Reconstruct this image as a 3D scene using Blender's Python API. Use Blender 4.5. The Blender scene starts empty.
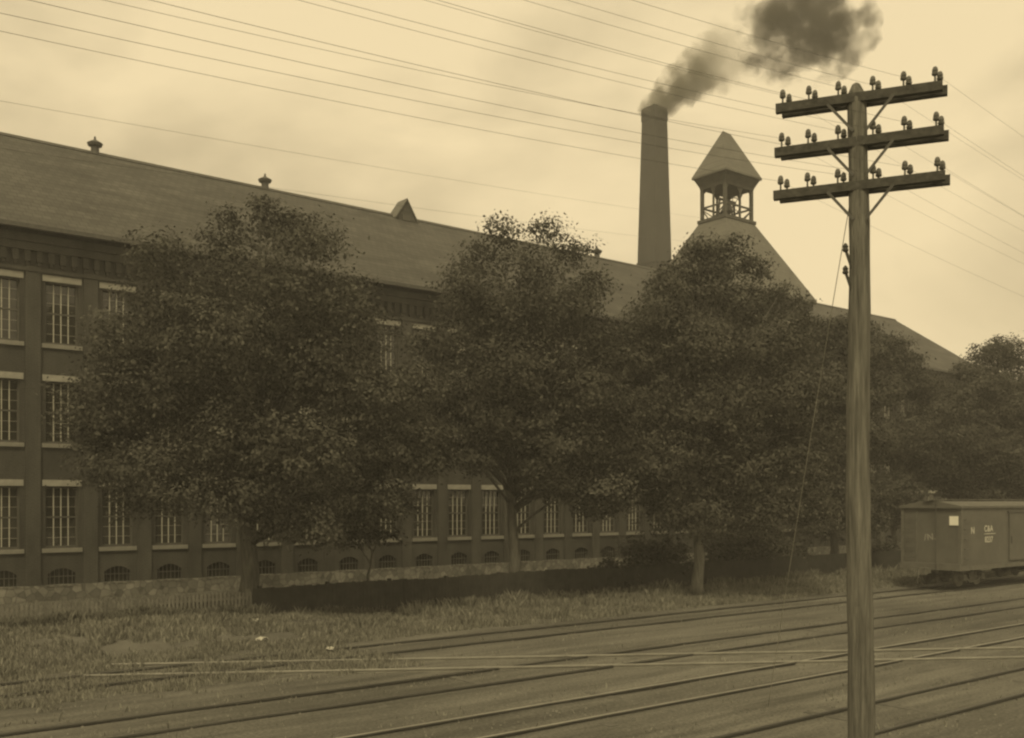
import bpy, bmesh, math, random
import numpy as np
from mathutils import Vector, Matrix, noise as mnoise

S = bpy.context.scene
COL = S.collection
R = math.radians
random.seed(7)
rng = np.random.default_rng(7)

# ------------------------------------------------------------------ camera frame
# world X runs along the mill and the tracks, world Y away from the tracks to the mill
CS, CC = 0.7804, 0.6253            # sine and cosine of the angle between view and tracks
EYE = 4.0
F = 1000.0
RIGHT = Vector((CS, -CC, 0)); FWD = Vector((CC, CS, 0))

def cam(X, Yd, z=0.0):             # metres right of / ahead of the viewer -> world
    return RIGHT * X + FWD * Yd + Vector((0, 0, z))
def u_at(px, v):                   # position along the street line v seen in direction px
    t = (px - 512) / F
    return v * (CC + t * CS) / (CS - t * CC)
def depth(u, v):
    return u * CC + v * CS

# ------------------------------------------------------------------ helpers
def tag(o, label=None, cat=None, group=None, kind=None):
    if label: o['label'] = label
    if cat: o['category'] = cat
    if group: o['group'] = group
    if kind: o['kind'] = kind
    return o

def empty(name, loc, label=None, cat=None, group=None):
    o = bpy.data.objects.new(name, None); COL.objects.link(o)
    o.location = loc; o.empty_display_size = 0.3
    return tag(o, label, cat, group)

def link(name, me, parent=None, loc=None):
    o = bpy.data.objects.new(name, me); COL.objects.link(o)
    if parent: o.parent = parent
    if loc is not None: o.location = loc
    return o

class MB:
    def __init__(s): s.v = []; s.f = []
    def add(s, vs, fs):
        n = len(s.v); s.v += [tuple(p) for p in vs]; s.f += [tuple(i + n for i in f) for f in fs]; return s
    def box(s, x0, x1, y0, y1, z0, z1):
        v = [(x, y, z) for z in (z0, z1) for y in (y0, y1) for x in (x0, x1)]
        return s.add(v, [(0,2,3,1),(4,5,7,6),(0,1,5,4),(1,3,7,5),(3,2,6,7),(2,0,4,6)])
    def obox(s, c, ax, ay, az, hx, hy, hz):
        c = Vector(c); ax = Vector(ax).normalized(); ay = Vector(ay).normalized(); az = Vector(az).normalized()
        v = [c + ax*hx*i + ay*hy*j + az*hz*k for k in (-1,1) for j in (-1,1) for i in (-1,1)]
        return s.add(v, [(0,2,3,1),(4,5,7,6),(0,1,5,4),(1,3,7,5),(3,2,6,7),(2,0,4,6)])
    def bar(s, a, b, w, h, up=(0,0,1)):
        a = Vector(a); b = Vector(b); d = (b - a); L = d.length; d.normalize()
        side = d.cross(Vector(up))
        if side.length < 1e-4: side = d.cross(Vector((1,0,0)))
        side.normalize(); u2 = side.cross(d)
        return s.obox((a+b)/2, d, side, u2, L/2, w/2, h/2)
    def prism_xz(s, poly, y0, y1):       # polygon in x,z pushed along y
        n = len(poly)
        v = [(x, y0, z) for x, z in poly] + [(x, y1, z) for x, z in poly]
        f = [tuple(range(n)), tuple(range(2*n-1, n-1, -1))]
        f += [(i, i+n, (i+1) % n + n, (i+1) % n) for i in range(n)]
        return s.add(v, f)
    def prism_yz(s, poly, x0, x1):
        n = len(poly)
        v = [(x0, y, z) for y, z in poly] + [(x1, y, z) for y, z in poly]
        f = [tuple(range(n)), tuple(range(2*n-1, n-1, -1))]
        f += [(i, i+n, (i+1) % n + n, (i+1) % n) for i in range(n)]
        return s.add(v, f)
    def frustum(s, c, a0, b0, z0, a1, b1, z1):
        x, y = c
        v = [(x+i*a0, y+j*b0, z0) for i, j in ((-1,-1),(1,-1),(1,1),(-1,1))] + [(x+i*a1, y+j*b1, z1) for i, j in ((-1,-1),(1,-1),(1,1),(-1,1))]
        return s.add(v, [(3,2,1,0),(4,5,6,7),(0,1,5,4),(1,2,6,5),(2,3,7,6),(3,0,4,7)])
    def tube(s, pts, rad, n=8, caps=True):
        pts = [Vector(p) for p in pts]
        if not hasattr(rad, '__len__'): rad = [rad]*len(pts)
        ref = None; rings = []
        for i, p in enumerate(pts):
            d = (pts[min(i+1, len(pts)-1)] - pts[max(i-1, 0)]).normalized()
            if ref is None: ref = d.orthogonal().normalized()
            ref = (ref - d*ref.dot(d)).normalized(); b = d.cross(ref)
            rings.append([p + (ref*math.cos(2*math.pi*k/n) + b*math.sin(2*math.pi*k/n))*rad[i] for k in range(n)])
        v = [q for r in rings for q in r]; f = []
        for i in range(len(pts)-1):
            for k in range(n):
                f.append((i*n+k, i*n+(k+1) % n, (i+1)*n+(k+1) % n, (i+1)*n+k))
        if caps: f += [tuple(range(n-1, -1, -1)), tuple((len(pts)-1)*n+k for k in range(n))]
        return s.add(v, f)
    def lathe(s, c, prof, n=12, axis='z'):
        c = Vector(c); v = []; f = []
        for r, h in prof:
            for k in range(n):
                a = 2*math.pi*k/n
                if axis == 'z': v.append(c + Vector((r*math.cos(a), r*math.sin(a), h)))
                elif axis == 'y': v.append(c + Vector((r*math.cos(a), h, r*math.sin(a))))
                else: v.append(c + Vector((h, r*math.cos(a), r*math.sin(a))))
        for i in range(len(prof)-1):
            for k in range(n): f.append((i*n+k, i*n+(k+1) % n, (i+1)*n+(k+1) % n, (i+1)*n+k))
        f += [tuple(range(n-1,-1,-1)), tuple((len(prof)-1)*n+k for k in range(n))]
        return s.add(v, f)
    def build(s, name, mat, parent=None, smooth=False, origin=None):
        o0 = Vector(origin) if origin is not None else Vector((0,0,0))
        if parent is not None:
            p = parent
            base = Vector((0,0,0))
            while p is not None: base += p.location; p = p.parent
        else: base = Vector((0,0,0))
        off = base + (o0 - base if origin is not None else Vector((0,0,0)))
        me = bpy.data.meshes.new(name)
        me.from_pydata([tuple(Vector(p) - off) for p in s.v], [], s.f)
        bm = bmesh.new(); bm.from_mesh(me); bmesh.ops.recalc_face_normals(bm, faces=bm.faces); bm.to_mesh(me); bm.free()
        me.materials.append(mat)
        if smooth:
            for p in me.polygons: p.use_smooth = True
        o = link(name, me, parent)
        o.location = (off - base) if parent is not None else off
        return o

# ------------------------------------------------------------------ materials
TINT = (1.0, 0.99, 0.86)
def nd(nt, t, **k):
    n = nt.nodes.new(t)
    for a, b in k.items(): setattr(n, a, b)
    return n
def mat(name, alb, var=0.35, scale=3.0, rough=0.85, bump=0.0, bscale=20.0, stretch=(1,1,1), spec=0.25,
        pattern=None, pscale=1.0, pmix=0.5, tint=TINT):
    m = bpy.data.materials.new(name); m.use_nodes = True; nt = m.node_tree; L = nt.links
    b = nt.nodes['Principled BSDF']; b.inputs['Roughness'].default_value = rough
    b.inputs['Specular IOR Level'].default_value = spec
    tc = nd(nt, 'ShaderNodeTexCoord'); mp = nd(nt, 'ShaderNodeMapping'); mp.inputs['Scale'].default_value = stretch
    L.new(tc.outputs['Object'], mp.inputs['Vector'])
    n1 = nd(nt, 'ShaderNodeTexNoise'); n1.inputs['Scale'].default_value = scale; n1.inputs['Detail'].default_value = 8; n1.inputs['Roughness'].default_value = .65
    L.new(mp.outputs[0], n1.inputs['Vector'])
    rp = nd(nt, 'ShaderNodeValToRGB')
    lo = alb*(1-var); hi = alb*(1+var)
    rp.color_ramp.elements[0].position = .3; rp.color_ramp.elements[1].position = .7
    rp.color_ramp.elements[0].color = (lo*tint[0], lo*tint[1], lo*tint[2], 1)
    rp.color_ramp.elements[1].color = (hi*tint[0], hi*tint[1], hi*tint[2], 1)
    L.new(n1.outputs['Fac'], rp.inputs['Fac'])
    out = rp.outputs['Color']; hsrc = None
    if pattern:
        if pattern == 'brick':
            t = nd(nt, 'ShaderNodeTexBrick'); t.inputs['Scale'].default_value = pscale
            t.inputs['Color1'].default_value = (1,1,1,1); t.inputs['Color2'].default_value = (.52,.52,.52,1)
            t.inputs['Mortar'].default_value = (1.25,1.25,1.25,1); t.inputs['Mortar Size'].default_value = .03
            t.inputs['Brick Width'].default_value = .22; t.inputs['Row Height'].default_value = .075
            # brick texture reads x,y: feed it length along the wall and height
            sx = nd(nt, 'ShaderNodeSeparateXYZ'); cx = nd(nt, 'ShaderNodeCombineXYZ'); ad = nd(nt, 'ShaderNodeMath', operation='ADD')
            L.new(tc.outputs['Object'], sx.inputs[0]); L.new(sx.outputs[0], ad.inputs[0]); L.new(sx.outputs[1], ad.inputs[1])
            L.new(ad.outputs[0], cx.inputs[0]); L.new(sx.outputs[2], cx.inputs[1]); L.new(cx.outputs[0], t.inputs['Vector'])
            pc = t.outputs['Color']; hsrc = t.outputs['Fac']
        elif pattern == 'slate':
            t = nd(nt, 'ShaderNodeTexBrick'); t.inputs['Scale'].default_value = pscale
            t.inputs['Color1'].default_value = (1,1,1,1); t.inputs['Color2'].default_value = (.72,.72,.72,1)
            t.inputs['Mortar'].default_value = (.5,.5,.5,1); t.inputs['Mortar Size'].default_value = .02
            t.inputs['Brick Width'].default_value = .35; t.inputs['Row Height'].default_value = .24
            sx = nd(nt, 'ShaderNodeSeparateXYZ'); cx = nd(nt, 'ShaderNodeCombineXYZ'); ad = nd(nt, 'ShaderNodeMath', operation='ADD')
            L.new(tc.outputs['Object'], sx.inputs[0]); L.new(sx.outputs[0], ad.inputs[0]); L.new(sx.outputs[1], ad.inputs[1])
            L.new(sx.outputs[0], cx.inputs[0]); L.new(sx.outputs[2], cx.inputs[1]); L.new(cx.outputs[0], t.inputs['Vector'])
            pc = t.outputs['Color']
        elif pattern == 'stone':
            t = nd(nt, 'ShaderNodeTexVoronoi'); t.inputs['Scale'].default_value = pscale; t.feature = 'DISTANCE_TO_EDGE'
            tv = nd(nt, 'ShaderNodeTexVoronoi'); tv.inputs['Scale'].default_value = pscale
            L.new(tc.outputs['Object'], t.inputs['Vector']); L.new(tc.outputs['Object'], tv.inputs['Vector'])
            bw_ = nd(nt, 'ShaderNodeSeparateColor'); L.new(tv.outputs['Color'], bw_.inputs[0])
            r2 = nd(nt, 'ShaderNodeValToRGB'); r2.color_ramp.elements[0].color = (.35,.35,.35,1); r2.color_ramp.elements[1].color = (1.2,1.2,1.2,1)
            r3 = nd(nt, 'ShaderNodeValToRGB'); r3.color_ramp.elements[0].color = (.45,.45,.45,1); r3.color_ramp.elements[1].color = (1,1,1,1); r3.color_ramp.elements[1].position = .10
            L.new(bw_.outputs[0], r2.inputs[0]); L.new(t.outputs['Distance'], r3.inputs[0])
            m3 = nd(nt, 'ShaderNodeMix', data_type='RGBA', blend_type='MULTIPLY'); m3.inputs['Factor'].default_value = 1
            L.new(r2.outputs[0], m3.inputs['A']); L.new(r3.outputs[0], m3.inputs['B']); pc = m3.outputs['Result']
        elif pattern == 'plank':
            t = nd(nt, 'ShaderNodeTexWave'); t.wave_type = 'BANDS'; t.bands_direction = 'DIAGONAL'
            t.inputs['Scale'].default_value = pscale; t.inputs['Distortion'].default_value = 0
            mm = nd(nt, 'ShaderNodeMapping'); mm.inputs['Scale'].default_value = (1,1,0); L.new(tc.outputs['Object'], mm.inputs[0]); L.new(mm.outputs[0], t.inputs['Vector'])
            r2 = nd(nt, 'ShaderNodeValToRGB'); r2.color_ramp.elements[0].color = (.55,.55,.55,1); r2.color_ramp.elements[1].color = (1,1,1,1)
            r2.color_ramp.elements[1].position = .15
            L.new(t.outputs['Fac'], r2.inputs[0]); pc = r2.outputs[0]
        mx = nd(nt, 'ShaderNodeMix', data_type='RGBA', blend_type='MULTIPLY'); mx.inputs['Factor'].default_value = pmix
        L.new(out, mx.inputs['A']); L.new(pc, mx.inputs['B']); out = mx.outputs['Result']
    L.new(out, b.inputs['Base Color'])
    if bump:
        n2 = nd(nt, 'ShaderNodeTexNoise'); n2.inputs['Scale'].default_value = bscale; n2.inputs['Detail'].default_value = 6
        L.new(mp.outputs[0], n2.inputs['Vector'])
        bp = nd(nt, 'ShaderNodeBump'); bp.inputs['Strength'].default_value = bump; bp.inputs['Distance'].default_value = .05
        L.new(n2.outputs['Fac'], bp.inputs['Height']); L.new(bp.outputs[0], b.inputs['Normal'])
    return m

M = {}
M['brick'] = mat('brick', .044, .45, .7, .9, .3, 30, stretch=(1,1,.35), pattern='brick', pmix=.9)
M['brick_trim'] = mat('brick_trim', .049, .45, .9, .9, .3, 30, stretch=(1,1,.35), pattern='brick', pmix=.9)
M['stone'] = mat('foundation_stone', .19, .35, 1.2, .9, .5, 12, pattern='stone', pscale=3.3, pmix=.8)
M['lintel'] = mat('lintel_stone', .28, .18, 3, .85, .2, 20)
M['slate'] = mat('slate', .078, .34, .7, .8, .2, 10, stretch=(.5,1,2.0), pattern='slate', pmix=.9)
M['slate_tower'] = mat('tower_slate', .135, .16, .9, .75, .1, 10, pattern='slate', pmix=.4)
M['sash'] = mat('sash_paint', .38, .15, 6, .6)
M['frame'] = mat('window_frame', .075, .2, 6, .6)
M['sill'] = mat('sill_stone', .20, .2, 3, .85, .2, 20)
M['blind'] = mat('roller_blind', .22, .2, 2, .9)
M['trim_wood'] = mat('painted_timber', .075, .25, 3, .7)
M['stack_brick'] = mat('stack_brick', .055, .25, .3, .9, .2, 20, stretch=(1,1,.5), pattern='brick', pmix=.5)
M['metal_dark'] = mat('dark_iron', .06, .3, 6, .55, spec=.5)
M['pole'] = mat('weathered_pole', .14, .55, 5, .85, .9, 14, stretch=(4,4,.22))
M['arm'] = mat('crossarm_timber', .06, .4, 9, .8, .3, 20)
M['insulator'] = mat('insulator_glass', .10, .3, 8, .15, spec=.6)
M['wire'] = mat('wire_metal', .05, .1, 3, .6)
M['guy'] = mat('guy_strand', .35, .1, 3, .5)
M['rail'] = mat('rail_rust', .055, .4, 6, .6, stretch=(.3,4,4), spec=.4)
M['rail_worn'] = mat('rail_worn', .22, .25, 2, .42, stretch=(.4,2,2), spec=.5)
M['tie'] = mat('tie_timber', .10, .4, 5, .9, .5, 18)
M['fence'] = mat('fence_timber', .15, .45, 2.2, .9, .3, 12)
M['fence_shaded'] = mat('shade_dark_boards', .035, .4, 2.2, .95, .3, 12)  # fence timber darkened: the shade of the trees is put into its colour
M['car'] = mat('boxcar_paint', .115, .18, 1.1, .75, .15, 20, pattern='plank', pscale=12, pmix=.75)
M['car_trim'] = mat('boxcar_trim', .12, .2, 3, .75)
M['car_roof'] = mat('boxcar_roof', .11, .2, 2, .8)
M['under'] = mat('running_gear', .12, .4, 5, .7)
M['paint_light'] = mat('lettering_paint', .5, .3, 9, .8)
M['chalk'] = mat('chalk', .27, .3, 12, .9)
M['card'] = mat('card', .80, .04, 5, .8)
M['scrap'] = mat('scrap', .4, .15, 9, .85)
M['cinder'] = mat('cinder', .13, .6, 3, .95)
M['bark'] = mat('bark', .10, .45, 4, .95, .9, 10, stretch=(3,3,.5))
M['bark_pale'] = mat('bark_pale', .17, .45, 4, .95, .9, 10, stretch=(3,3,.5))

def glass_mat():
    m = bpy.data.materials.new('window_glass'); m.use_nodes = True; nt = m.node_tree; L = nt.links
    b = nt.nodes['Principled BSDF']; b.inputs['Base Color'].default_value = (.02,.02,.014,1)
    b.inputs['Roughness'].default_value = .08; b.inputs['Specular IOR Level'].default_value = .7
    tc = nd(nt,'ShaderNodeTexCoord'); n = nd(nt,'ShaderNodeTexNoise'); n.inputs['Scale'].default_value = 1.4
    L.new(tc.outputs['Object'], n.inputs['Vector'])
    bp = nd(nt,'ShaderNodeBump'); bp.inputs['Strength'].default_value = .25; bp.inputs['Distance'].default_value = .06
    L.new(n.outputs['Fac'], bp.inputs['Height']); L.new(bp.outputs[0], b.inputs['Normal'])
    return m
M['glass'] = glass_mat()

def leaf_mat(name, alb, var=.5, trans=.25):
    m = bpy.data.materials.new(name); m.use_nodes = True; nt = m.node_tree; L = nt.links
    nt.nodes.remove(nt.nodes['Principled BSDF']); out = nt.nodes['Material Output']
    tc = nd(nt,'ShaderNodeTexCoord'); n = nd(nt,'ShaderNodeTexNoise'); n.inputs['Scale'].default_value = .75; n.inputs['Detail'].default_value = 5
    L.new(tc.outputs['Object'], n.inputs['Vector'])
    at = nd(nt,'ShaderNodeAttribute'); at.attribute_name = 'shade'
    ad = nd(nt,'ShaderNodeMath', operation='ADD'); L.new(n.outputs['Fac'], ad.inputs[0]); L.new(at.outputs['Fac'], ad.inputs[1])
    hv = nd(nt,'ShaderNodeMath', operation='MULTIPLY'); hv.inputs[1].default_value = .5; L.new(ad.outputs[0], hv.inputs[0])
    r = nd(nt,'ShaderNodeValToRGB'); lo, hi = alb*(1-var), alb*(1+var)
    r.color_ramp.elements[0].color = (lo, lo*.995, lo*.85, 1); r.color_ramp.elements[1].color = (hi, hi*.995, hi*.85, 1)
    r.color_ramp.elements[0].position = .25; r.color_ramp.elements[1].position = .75
    L.new(hv.outputs[0], r.inputs['Fac'])
    d = nd(nt,'ShaderNodeBsdfDiffuse'); t = nd(nt,'ShaderNodeBsdfTranslucent'); mx = nd(nt,'ShaderNodeMixShader'); mx.inputs[0].default_value = trans
    L.new(r.outputs[0], d.inputs[0]); L.new(r.outputs[0], t.inputs[0]); L.new(d.outputs[0], mx.inputs[1]); L.new(t.outputs[0], mx.inputs[2])
    L.new(mx.outputs[0], out.inputs['Surface'])
    return m
M['leaf'] = leaf_mat('foliage', .082, .65, .25)
M['leaf_far'] = leaf_mat('foliage_far', .078, .6, .22)
M['shrub'] = leaf_mat('shrub_foliage', .075, .5, .2)
M['grass'] = leaf_mat('grass_blades', .22, .45, .25)
M['lawn'] = leaf_mat('lawn_blades', .16, .4, .25)

def ground_mat():
    m = bpy.data.materials.new('ground'); m.use_nodes = True; nt = m.node_tree; L = nt.links
    b = nt.nodes['Principled BSDF']; b.inputs['Roughness'].default_value = .95; b.inputs['Specular IOR Level'].default_value = .15
    tc = nd(nt,'ShaderNodeTexCoord')
    def nz(scale, st, det=8):
        mp = nd(nt,'ShaderNodeMapping'); mp.inputs['Scale'].default_value = st; L.new(tc.outputs['Object'], mp.inputs[0])
        n = nd(nt,'ShaderNodeTexNoise'); n.inputs['Scale'].default_value = scale; n.inputs['Detail'].default_value = det; n.inputs['Roughness'].default_value = .65
        L.new(mp.outputs[0], n.inputs['Vector']); return n.outputs['Fac']
    def ramp(src, a, bb, p0, p1, T=(1,1,1)):
        r = nd(nt,'ShaderNodeValToRGB'); r.color_ramp.elements[0].position = p0; r.color_ramp.elements[1].position = p1
        r.color_ramp.elements[0].color = (a*T[0], a*T[1], a*T[2], 1); r.color_ramp.elements[1].color = (bb*T[0], bb*T[1], bb*T[2], 1)
        L.new(src, r.inputs[0]); return r.outputs[0]
    def mix(f, a, c, bt='MIX'):
        x = nd(nt,'ShaderNodeMix', data_type='RGBA', blend_type=bt)
        if isinstance(f, float): x.inputs['Factor'].default_value = f
        else: L.new(f, x.inputs['Factor'])
        L.new(a, x.inputs['A']); L.new(c, x.inputs['B']); return x.outputs['Result']
    big = ramp(nz(.16, (.45,1.3,1), 5), .09, .16, .35, .65, TINT)
    streak = ramp(nz(1.1, (.14,1.6,1), 8), .55, 1.3, .3, .72)
    fine = ramp(nz(16, (1,1,1), 10), .5, 1.45, .3, .7)
    c = mix(1.0, big, streak, 'MULTIPLY'); c = mix(.9, c, fine, 'MULTIPLY')
    # the strip by the fence and the mill yard is soil under grass
    sx = nd(nt,'ShaderNodeSeparateXYZ'); L.new(tc.outputs['Object'], sx.inputs[0])
    ed = nd(nt,'ShaderNodeMath', operation='ADD'); nn = nz(.5,(1,1,1),6)
    ml = nd(nt,'ShaderNodeMath', operation='MULTIPLY_ADD'); L.new(nn, ml.inputs[0]); ml.inputs[1].default_value = 3.0; ml.inputs[2].default_value = -1.5
    L.new(sx.outputs[1], ed.inputs[0]); L.new(ml.outputs[0], ed.inputs[1])
    mr = nd(nt,'ShaderNodeMapRange'); mr.inputs['From Min'].default_value = 24.2; mr.inputs['From Max'].default_value = 25.6; L.new(ed.outputs[0], mr.inputs['Value'])
    soil = ramp(nz(1.2,(1,1,1)), .08, .14, .3, .7, TINT)
    c = mix(mr.outputs[0], c, soil)
    L.new(c, b.inputs['Base Color'])
    bp = nd(nt,'ShaderNodeBump'); bp.inputs['Strength'].default_value = .7; bp.inputs['Distance'].default_value = .06
    L.new(nz(5,(1,1,1),10), bp.inputs['Height']); L.new(bp.outputs[0], b.inputs['Normal'])
    return m
M['ground'] = ground_mat()

# ------------------------------------------------------------------ ground
def axis(lo, hi, step, far):
    a = list(np.arange(lo, hi + 1e-6, step)); x = lo; d = step
    while x > -far: d *= 1.5; x -= d; a.insert(0, x)
    x = hi; d = step
    while x < far: d *= 1.5; x += d; a.append(x)
    return a
def rise(x, y):                     # the verge swells up against the left end of the fence
    sm = lambda t: max(0., min(1., t))**2*(3-2*max(0., min(1., t)))
    return .47*sm((18.5-x)/9)*sm((y-25)/3.6)*sm((35-y)/4)
def gz(x, y): return gz0(x, y) + rise(x, y)
def gz0(x, y):
    n = mnoise.noise(Vector((x*.35, y*.5, 0))) * .05 + mnoise.noise(Vector((x*1.3, y*1.3, 3))) * .02
    bank = max(0., 1 - abs(y - 27.5) / 3.2) * .12
    return n * (1.6 if y > 24.8 else .55) + bank
gx, gy = axis(-6, 64, .5, 560), axis(4, 44, .4, 560)
gv = [(x, y, gz(x, y) if (-8 < x < 66 and 2 < y < 46) else 0.) for y in gy for x in gx]
W_ = len(gx)
gf = [(j*W_+i, j*W_+i+1, (j+1)*W_+i+1, (j+1)*W_+i) for j in range(len(gy)-1) for i in range(W_-1)]
g = MB(); g.v = gv; g.f = gf
tag(g.build('ground', M['ground'], smooth=True), kind='structure')

# ------------------------------------------------------------------ railway tracks
def rail_profile_bar(mb, head, a, b, z):
    a = Vector(a); b = Vector(b); d = (b-a).normalized(); s = Vector((-d.y, d.x, 0))
    def sweep(m, poly):
        n = len(poly); v = [p + s*x + Vector((0,0,zz)) for p in (a, b) for x, zz in poly]
        f = [tuple(range(n)), tuple(range(2*n-1, n-1, -1))] + [(i, i+n, (i+1) % n+n, (i+1) % n) for i in range(n)]
        m.add(v, f)
    sweep(mb, [(-.065,z),(.065,z),(.065,z+.012),(.012,z+.03),(.012,z+.10),(.036,z+.108),(.036,z+.136),(-.036,z+.136),(-.036,z+.108),(-.012,z+.10),(-.012,z+.03),(-.065,z+.012)])
    sweep(head, [(-.03,z+.1362),(.03,z+.1362),(.024,z+.143),(-.024,z+.143)])
def track(v_near, v_far, u0, u1, label, head_mat):
    t = empty('railway_track', (u0, (v_near+v_far)/2, 0), label, 'railway track', 'tracks running along the mill')
    for v in (v_near, v_far):
        r = MB(); h = MB(); rail_profile_bar(r, h, (u0, v, 0), (u1, v, 0), -.075)
        ro = r.build('rail', M['rail'], t); h.build('rail_head', head_mat, ro)
    m = MB(); x = u0
    vc = (v_near+v_far)/2
    while x < u1:
        if x < 75:
            a = random.uniform(-.03,.03); zt = random.uniform(-.06,.006)
            m.obox((x, vc+random.uniform(-.08,.08), zt-.06), (1,a,0), (-a,1,0), (0,0,1), .11, 1.22, .06)
        x += .58 + random.uniform(-.05,.05)
    tag(m.build('ties', M['tie'], t), kind='stuff')
    return t
TR = [(22.2,23.65),(17.1,18.55),(13.25,14.7),(9.4,10.85)]
track(*TR[0], -10, 220, 'farthest track with dull dark rails, beside the grass and under the boxcar', M['rail'])
track(*TR[1], -10, 220, 'dark rails second from the grass bank, crossed by the slanting track', M['rail'])
track(*TR[2], -10, 220, 'track third from the grass, one rail worn light where the slanting track meets it', M['rail_worn'])
track(*TR[3], -10, 220, 'nearest track of the yard, between the telegraph pole and the other tracks', M['rail'])
ct = empty('crossing_track', cam(-9.5, 23.95), 'pale worn rails slanting across the other tracks', 'railway track')
for y0 in (23.55, 25.07):
    r = MB(); h = MB()
    rail_profile_bar(r, h, cam(-9.6, y0-9.6*.118), cam(34, y0+34*.118), -.056)
    ro = r.build('rail', M['rail_worn'], ct); h.build('rail_head', M['rail_worn'], ro)
m = MB()
for k in range(64):
    X = -9.3 + k*.66
    c = cam(X, 24.31 + X*.118); d = (RIGHT + FWD*.118).normalized(); p = Vector((-d.y, d.x, 0))
    m.obox(c + Vector((0,0,-.075 + random.uniform(-.012,.012))), d, p, (0,0,1), .12, 1.25, .06)
tag(m.build('ties', M['tie'], ct), kind='stuff')

# ------------------------------------------------------------------ mill
U0, U1, VW = -8.0, 87.6, 42.5
BAY = 2.17; UB = 10.97
mill = empty('brick_mill', (UB, VW, 0), 'long three storey brick mill with a slate roof behind the row of trees', 'factory building')
bays = [i for i in range(-8, 36) if U0 + 1.0 < UB + i*BAY < U1 - .9]
WW = 1.26
LV = [(2.08, 4.55), (6.25, 8.72), (10.2, 12.6)]
wall = MB(); trim = MB()
edges = [U0] + [UB + (i-.5)*BAY for i in bays[1:]] + [U1]
def arch(mb, c, w, z0, z1, rise, y0, y1):     # brickwork left above a segmental opening
    pts = []
    for k in range(9):
        t = -1 + 2*k/8; pts.append((c + t*w/2, z1 - rise*t*t))
    poly = pts + [(c + w/2, z1+.03), (c - w/2, z1+.03)]
    mb.prism_xz(poly, y0, y1)
for n, i in enumerate(bays):
    c = UB + i*BAY; a, b = edges[n], edges[n+1]
    y0, y1 = VW, VW + .40
    x0, x1 = c - WW/2, c + WW/2
    b0, b1 = c - .52, c + .52
    # below the ground floor sills, with the basement opening
    wall.box(a, b0, y0, y1, .62, 1.30); wall.box(b1, b, y0, y1, .62, 1.30)
    arch(wall, c, 1.04, .62, 1.27, .2, y0, y1)
    wall.box(a, b, y0, y1, 1.30, LV[0][0])
    for k, (s, h) in enumerate(LV):
        wall.box(a, x0, y0, y1, s, h); wall.box(x1, b, y0, y1, s, h)
        top = LV[k+1][0] if k < 2 else 14.4
        wall.box(a, b, y0, y1, h, top)
    # pier between the bays
    if n: trim.box(a-.28, a+.28, VW-.10, VW, .62, 13.2)
wall.box(U0, U1, VW+1.1, VW+1.2, .2, 14.3)          # dark rooms behind the glass
wall.prism_yz([(VW+1.2,0),(60.5,0),(60.5,14.6),(51.5,20.8),(VW+1.2,15.4)], U1-.4, U1)
wall.prism_yz([(VW+1.2,0),(60.5,0),(60.5,14.6),(51.5,20.8),(VW+1.2,15.4)], U0, U0+.4)
wall.box(U0+.4, U1-.4, 60.1, 60.5, 0, 14.5)
wall.box(U0, U0+.4, VW+.4, VW+1.1, 0, 14.3); wall.box(U1-.4, U1, VW+.4, VW+1.1, 0, 14.3)
wall.build('wall', M['brick'], mill)
trim.build('pilasters', M['brick_trim'], mill)
# corbel table under the eaves
cb = MB()
x = U0 + .2
while x < U1 - .2:
    cb.box(x, x+.22, VW-.17, VW-.002, 13.35, 13.78); cb.box(x+.05, x+.17, VW-.11, VW-.002, 13.22, 13.35)
    x += BAY/5
cb.box(U0, U1, VW-.24, VW-.002, 13.78, 14.08); cb.box(U0, U1, VW-.34, VW-.002, 14.08, 14.4)
cb.box(U0, U1, VW-.14, VW-.101, 12.98, 13.12)
cb.build('cornice', M['brick_trim'], mill)
fd = MB(); fd.box(U0-.05, U1+.05, VW-.14, VW+.4, -.4, .62)
fd.build('foundation', M['stone'], mill)
# roof
rf = MB()
EV, EZ, RV, RZ = 41.75, 14.45, 51.5, 20.95
rf.prism_yz([(EV,EZ),(EV,EZ+.2),(RV,RZ+.2),(61.3,EZ+.2),(61.3,EZ),(RV,RZ)], U0-.4, U1+.35)
roof = rf.build('roof', M['slate'], mill)
rc = MB(); rc.prism_yz([(RV-.22,RZ+.10),(RV,RZ+.29),(RV+.22,RZ+.10)], U0-.42, U1+.37); rc.build('ridge_cap', M['trim_wood'], roof)
gu = MB(); gu.box(U0-.4, U1+.35, EV-.14, EV-.003, EZ+.02, EZ+.19); gu.build('gutter', M['metal_dark'], roof)
for px in (95, 265, 597):
    v = MB(); u = u_at(px, RV); z = RZ + .12; k = .9
    v.lathe((u, RV, z), [(.22*k,0),(.22*k,.45*k),(.36*k,.48*k),(.42*k,.62*k),(.30*k,.70*k),(.12*k,.80*k),(.06*k,.86*k),(.05*k,1.0*k),(.01,1.02*k)], 14)
    v.build('ventilator', M['metal_dark'], roof, smooth=False)
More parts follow.
